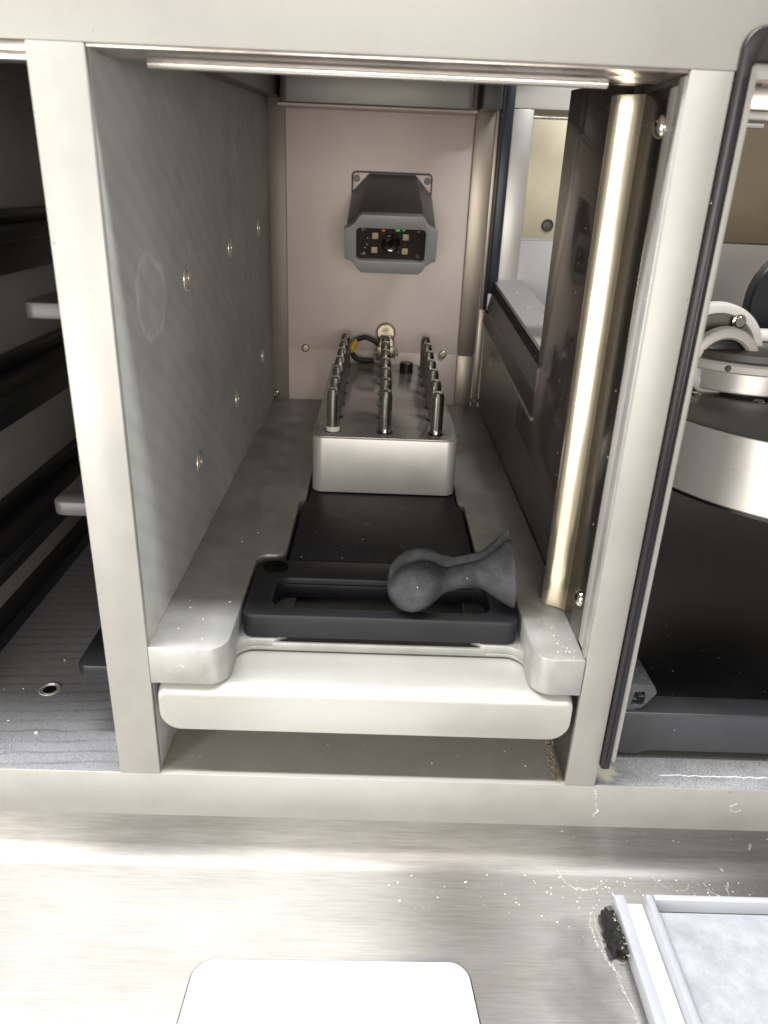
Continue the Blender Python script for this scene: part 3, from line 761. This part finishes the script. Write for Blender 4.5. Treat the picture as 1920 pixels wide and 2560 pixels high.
for px_ in (150, 176):
    obj('foot_screw', lathe([(0, 1.0), (1.6, 1.0), (2.4, .4), (2.6, 0)], (px_, 84 if px_ > 160 else 93, 152.3), 'z', 18), M['steel'], tt, at=(px_, 84, 152.3))
obj('clamp_block', box(196, 214, 76, 92, 152.4, 158, .8), M['blackplastic'], tt)
def disc(cx, y, cz, r, th, hole):
    pr = [(hole, 0), (hole, th*.7), (hole+1, th), (r-2.2, th), (r-.6, th-.9), (r, th-2.2), (r, 0), (hole, 0)]
    return lathe(pr, (cx, y, cz), 'y', 72)
pu = obj('pulley', disc(163.5, 104, 165.6, 17, 5, 11.5), M['white'], tt, at=(163.5, 104, 165.6))
obj('hub', lathe([(0, 2.5), (9, 2.5), (11.4, 1.5), (11.4, 0)], (163.5, 104, 165.6), 'y', 40), M['gasket'], pu)
pu2 = obj('pulley', disc(163, 118, 167.5, 24.5, 6, 19), M['white'], tt, at=(163, 118, 167.5))
obj('web', lathe([(0, 3), (19, 3), (19, 0)], (163, 118, 167.5), 'y', 48), M['greyback'], pu2)
obj('bolt', lathe([(0, 1.6), (2.2, 1.6), (2.5, .6), (3.3, .4), (3.6, 0)], (172, 112, 183.6), 'y', 20), M['steel'], pu2)
obj('arm', box(170, 330, 122, 132, 172.8, 178, 1.2), M['white'], tt)
obj('black_wheel', join(lathe([(19, 8), (31, 8), (32, 7), (32, 0), (19, 0), (19, 8)], (234, 176, 186), 'y', 48)), M['blackplastic'], tt)
obj('wheel_disc', lathe([(0, 6), (18.8, 6), (18.8, 0)], (234, 176, 186), 'y', 48), M['greyback'], tt)

# ------------------------------------------------------------------ things on the counter
CZ = -48.4
single('white_pad', prism(RP([(-68.5, -160), (-64.0, -50.6, 8), (43.8, -49.2, 8), (55.5, -160)], 10), 'z', CZ-2, CZ+1.1, .5, 3), M['whitepad'], 'blank white round-cornered pad on the counter in front of the drawer', 'pad', (-10, -100, CZ))
obj('counter_cutout_joint', prism(RP([(-69.2, -160), (-64.6, -50.0, 8.4), (44.4, -48.6, 8.4), (56.2, -160)], 10), 'z', CZ-2, CZ+.12), M['blackplastic'], kind='structure')
tr = thing('powder_trough', 'frosted clear trough of white powder at the right end of the counter', 'trough', (150, -80, CZ))
obj('outer_guide', box(110.3, 114.9, -300, -21, CZ, CZ+7.5, .5), M['frost'], tr)
obj('channel', box(115.0, 124.0, -300, -20.5, CZ+.3, CZ+1.2, .2), M['whitepad'], tr)
obj('wall', box(124.1, 127.2, -300, -20.6, CZ, CZ+7.8, .6), M['frost'], tr)
obj('wall', box(127.4, 330, -23.4, -20.6, CZ, CZ+7.8, .6), M['frost'], tr)
def powder():
    bm = bmesh.new(); nx, ny = 60, 70
    from mathutils import noise as nz
    V = []
    for i in range(nx+1):
        row = []
        for j in range(ny+1):
            x = 131+i*2.2; y = -24.5-j*2.2
            h = .9+.9*nz.noise(Vector((x*.05, y*.05, 0)))+.5*nz.noise(Vector((x*.25, y*.25, 3)))
            d = math.hypot((x-170)/18, (y+75)/30); h -= .8*math.exp(-max(0, d-1)*6) if d > 1 else .8
            e = min(i, nx-i, j, ny-j)*.5; h = max(.15, min(h, .4+e*.8))
            row.append(bm.verts.new((x, y, CZ+h)))
        V.append(row)
    for i in range(nx):
        for j in range(ny): bm.faces.new((V[i][j], V[i+1][j], V[i+1][j+1], V[i][j+1]))
    fix(bm); return bm
obj('powder', powder(), M['powder'], tr)
obj('trough_floor', box(127.4, 330, -300, -23.6, CZ, CZ+.1), M['frost'], tr)
from mathutils import noise as nz
def foam():
    bm = box(104.2, 109.2, -45.5, -26.2, CZ, CZ+5.2, .8)
    bmesh.ops.subdivide_edges(bm, edges=bm.edges, cuts=9, use_grid_fill=True)
    for v in bm.verts:
        d = nz.noise(v.co*.6); v.co.x += d*2.2; v.co.z += nz.noise(v.co*.7+Vector((5, 1, 2)))*1.8; v.co.y += nz.noise(v.co*.4+Vector((1, 9, 2)))*2.0
        if v.co.y < -44: v.co.x += (-44-v.co.y)*.12
    fix(bm); return bm
single('foam_block', foam(), M['seal'], 'crumbling black foam block wedged against the trough guide', 'foam block', (109, -38, CZ))

# ------------------------------------------------------------------ crumbs, dust and dried residue
def crumbs(name, spots, m, label):
    bm = bmesh.new()
    for (x, y, z, s, nrm) in spots:
        ret = bmesh.ops.create_icosphere(bm, subdivisions=1, radius=s)
        fx, fy_ = random.uniform(.6, 1.8), random.uniform(.6, 1.3); rot = Matrix.Rotation(random.uniform(0, 6.3), 3, 'Z')
        for v in ret['verts']:
            c = Vector((v.co.x*fx, v.co.y*fy_, v.co.z*.45))*random.uniform(.75, 1.2)
            c = rot @ c
            if nrm == 'x': c = Vector((c.z, c.y, c.x))
            if nrm == 'y': c = Vector((c.x, c.z, c.y))
            v.co = c+Vector((x, y, z))
    o = obj(name, bm, m, kind='stuff', label=label); return o
sp_ = []
for _ in range(70):   # deck arms
    side = random.random() < .5
    x = random.uniform(-86, -59) if side else random.uniform(69, 86); y = random.uniform(3, 150)**1.0
    sp_.append((x, y, 64.75, random.choice((.15, .2, .25, .4)), 'z'))
for _ in range(40): sp_.append((random.uniform(-50, -45), 0, 0, .01, 'z'))
for _ in range(26): sp_.append((random.uniform(-38, 50), random.uniform(82, 166), 64.3, random.choice((.15, .2, .3)), 'z'))
for _ in range(26): sp_.append((86.8-random.random()**1.6*16, random.triangular(2, 44, 9), 64.75, random.choice((.1, .14, .18, .32)), 'z'))
for _ in range(26): sp_.append((random.uniform(-34, 47), random.triangular(171, 215, 176), 100.0, random.choice((.15, .2, .35)), 'z'))
for _ in range(22): sp_.append((random.uniform(-84, 84), random.uniform(2, 24), .1, random.choice((.2, .25, .45)), 'z'))
for _ in range(14): sp_.append((random.uniform(-190, -110), random.uniform(4, 110), .1, random.choice((.25, .3, .5)), 'z'))
sp_ += [(-78, 31, 64.9, .8, 'z'), (-62, 37, 64.9, .8, 'z'), (-70.5, 22, 64.9, .6, 'z'), (-79, 14, 64.9, .5, 'z'), (-151, 23, .3, 1.0, 'z'), (-160, 80, .2, .6, 'z'), (-29, 62.4, 59, .6, 'y')]
for _ in range(40): sp_.append((random.uniform(116, 200), random.uniform(30, 120), 26.1, random.choice((.12, .18, .3)), 'z'))
crumbs('pale_crumbs', sp_, M['crumb'], 'scattered pale crumbs and dust on the deck plate, tray and floors')
sp_ = []
for k in range(120):
    t = random.random(); sp_.append((86.6-random.random()**2*3.0, 1+t*27, .3+random.random()*.5, random.uniform(.2, .5), 'z'))
for k in range(40): sp_.append((-86.6+random.random()**2*2.5, 4+random.random()*24, .3, random.uniform(.12, .35), 'z'))
for k in range(34): sp_.append((108.4+random.gauss(0, 1.0), -27-random.random()*22, CZ+5.0+random.random()*1.0, random.uniform(.12, .36), 'z'))
crumbs('sandy_crumbs', sp_, M['goldcrumb'], 'sandy crumbs gathered in the floor corners and by the foam block')
sp_ = []
for _ in range(230):
    x = random.triangular(0, 190, 165); y = -6-abs(random.gauss(0, 15)); z = CZ+.15
    if x > 111 and y < -20: continue
    sp_.append((x, y, z, random.choice((.12, .16, .2, .3, .45)), 'z'))
for _ in range(50): sp_.append((random.uniform(90, 190), 0.95, random.uniform(-40, -28), random.choice((.15, .2, .4)), 'y'))
crumbs('counter_specks', sp_, M['crumb'], 'white specks scattered along the back of the counter')
# dried rings and the white scale beside the foam block
def squig(pts, r, jit=.3):
    P = spline(pts, 6); P = [p+Vector((random.uniform(-jit, jit), random.uniform(-jit, jit), 0)) for p in P]
    return tube(P, [r*random.uniform(.5, 1.4) for _ in P], 6)
Z0 = CZ+.15
def cz(y):                                   # height of the coved sheet at y
    if y < -7: return Z0
    t = min(.98, (y+7)/7.6); return Z0+7.6*(1-math.sqrt(max(0, 1-t*t)))
def C3(*p): return [(x, y, cz(y)) for x, y in p]
res = [squig(C3((90, -3), (92, -8), (96, -12), (101, -13), (107, -11.5), (112, -8), (114, -4)), .34),
       squig(C3((97, -12), (102, -13.2), (107, -11.8)), .5, .3),
       squig(C3((133, -5), (136, -9), (141, -12), (147, -11.5), (149, -9)), .18),
       squig(C3((156, -8), (158, -12), (161, -15), (164, -15), (166, -10), (168, -8)), .3, .7),
       squig([(96, 0.9, -31), (99, 0.9, -32.5), (103, 0.9, -35), (104.5, 0.9, -38), (103, 0.9, -40)], .16, .4),
       squig([(100.6, -24, Z0), (98.8, -32, Z0), (100.2, -42, Z0), (103.4, -52, Z0), (106, -66, Z0), (108.6, -95, Z0)], .5, .45),
       squig([(102.2, -24, Z0), (101.0, -32, Z0), (102.0, -44, Z0), (105.4, -54, Z0)], .28, .35),
       squig([(101.8, -.25, -2.5), (102.6, -.25, -6), (103.2, -.25, -10), (104.4, -.25, -14), (103.0, -.25, -17)], .45, .5), squig([(166, -.2, -8), (163.6, -.2, -9.5), (163.8, -.2, -12), (166.4, -.2, -12.8), (168.4, -.2, -11.4)], .22, .15),
       box(166, 167.2, -3, -1.2, cz(-2), cz(-2)+.5, .15), box(112.3, 113.1, -16.5, -13.6, Z0, Z0+.4, .15), box(177.6, 178.6, .4, .9, -36, -32.4, .1)]
o = obj('dried_residue', join(*res), M['residue'], kind='stuff', label='thin white dried rings and scale on the counter')
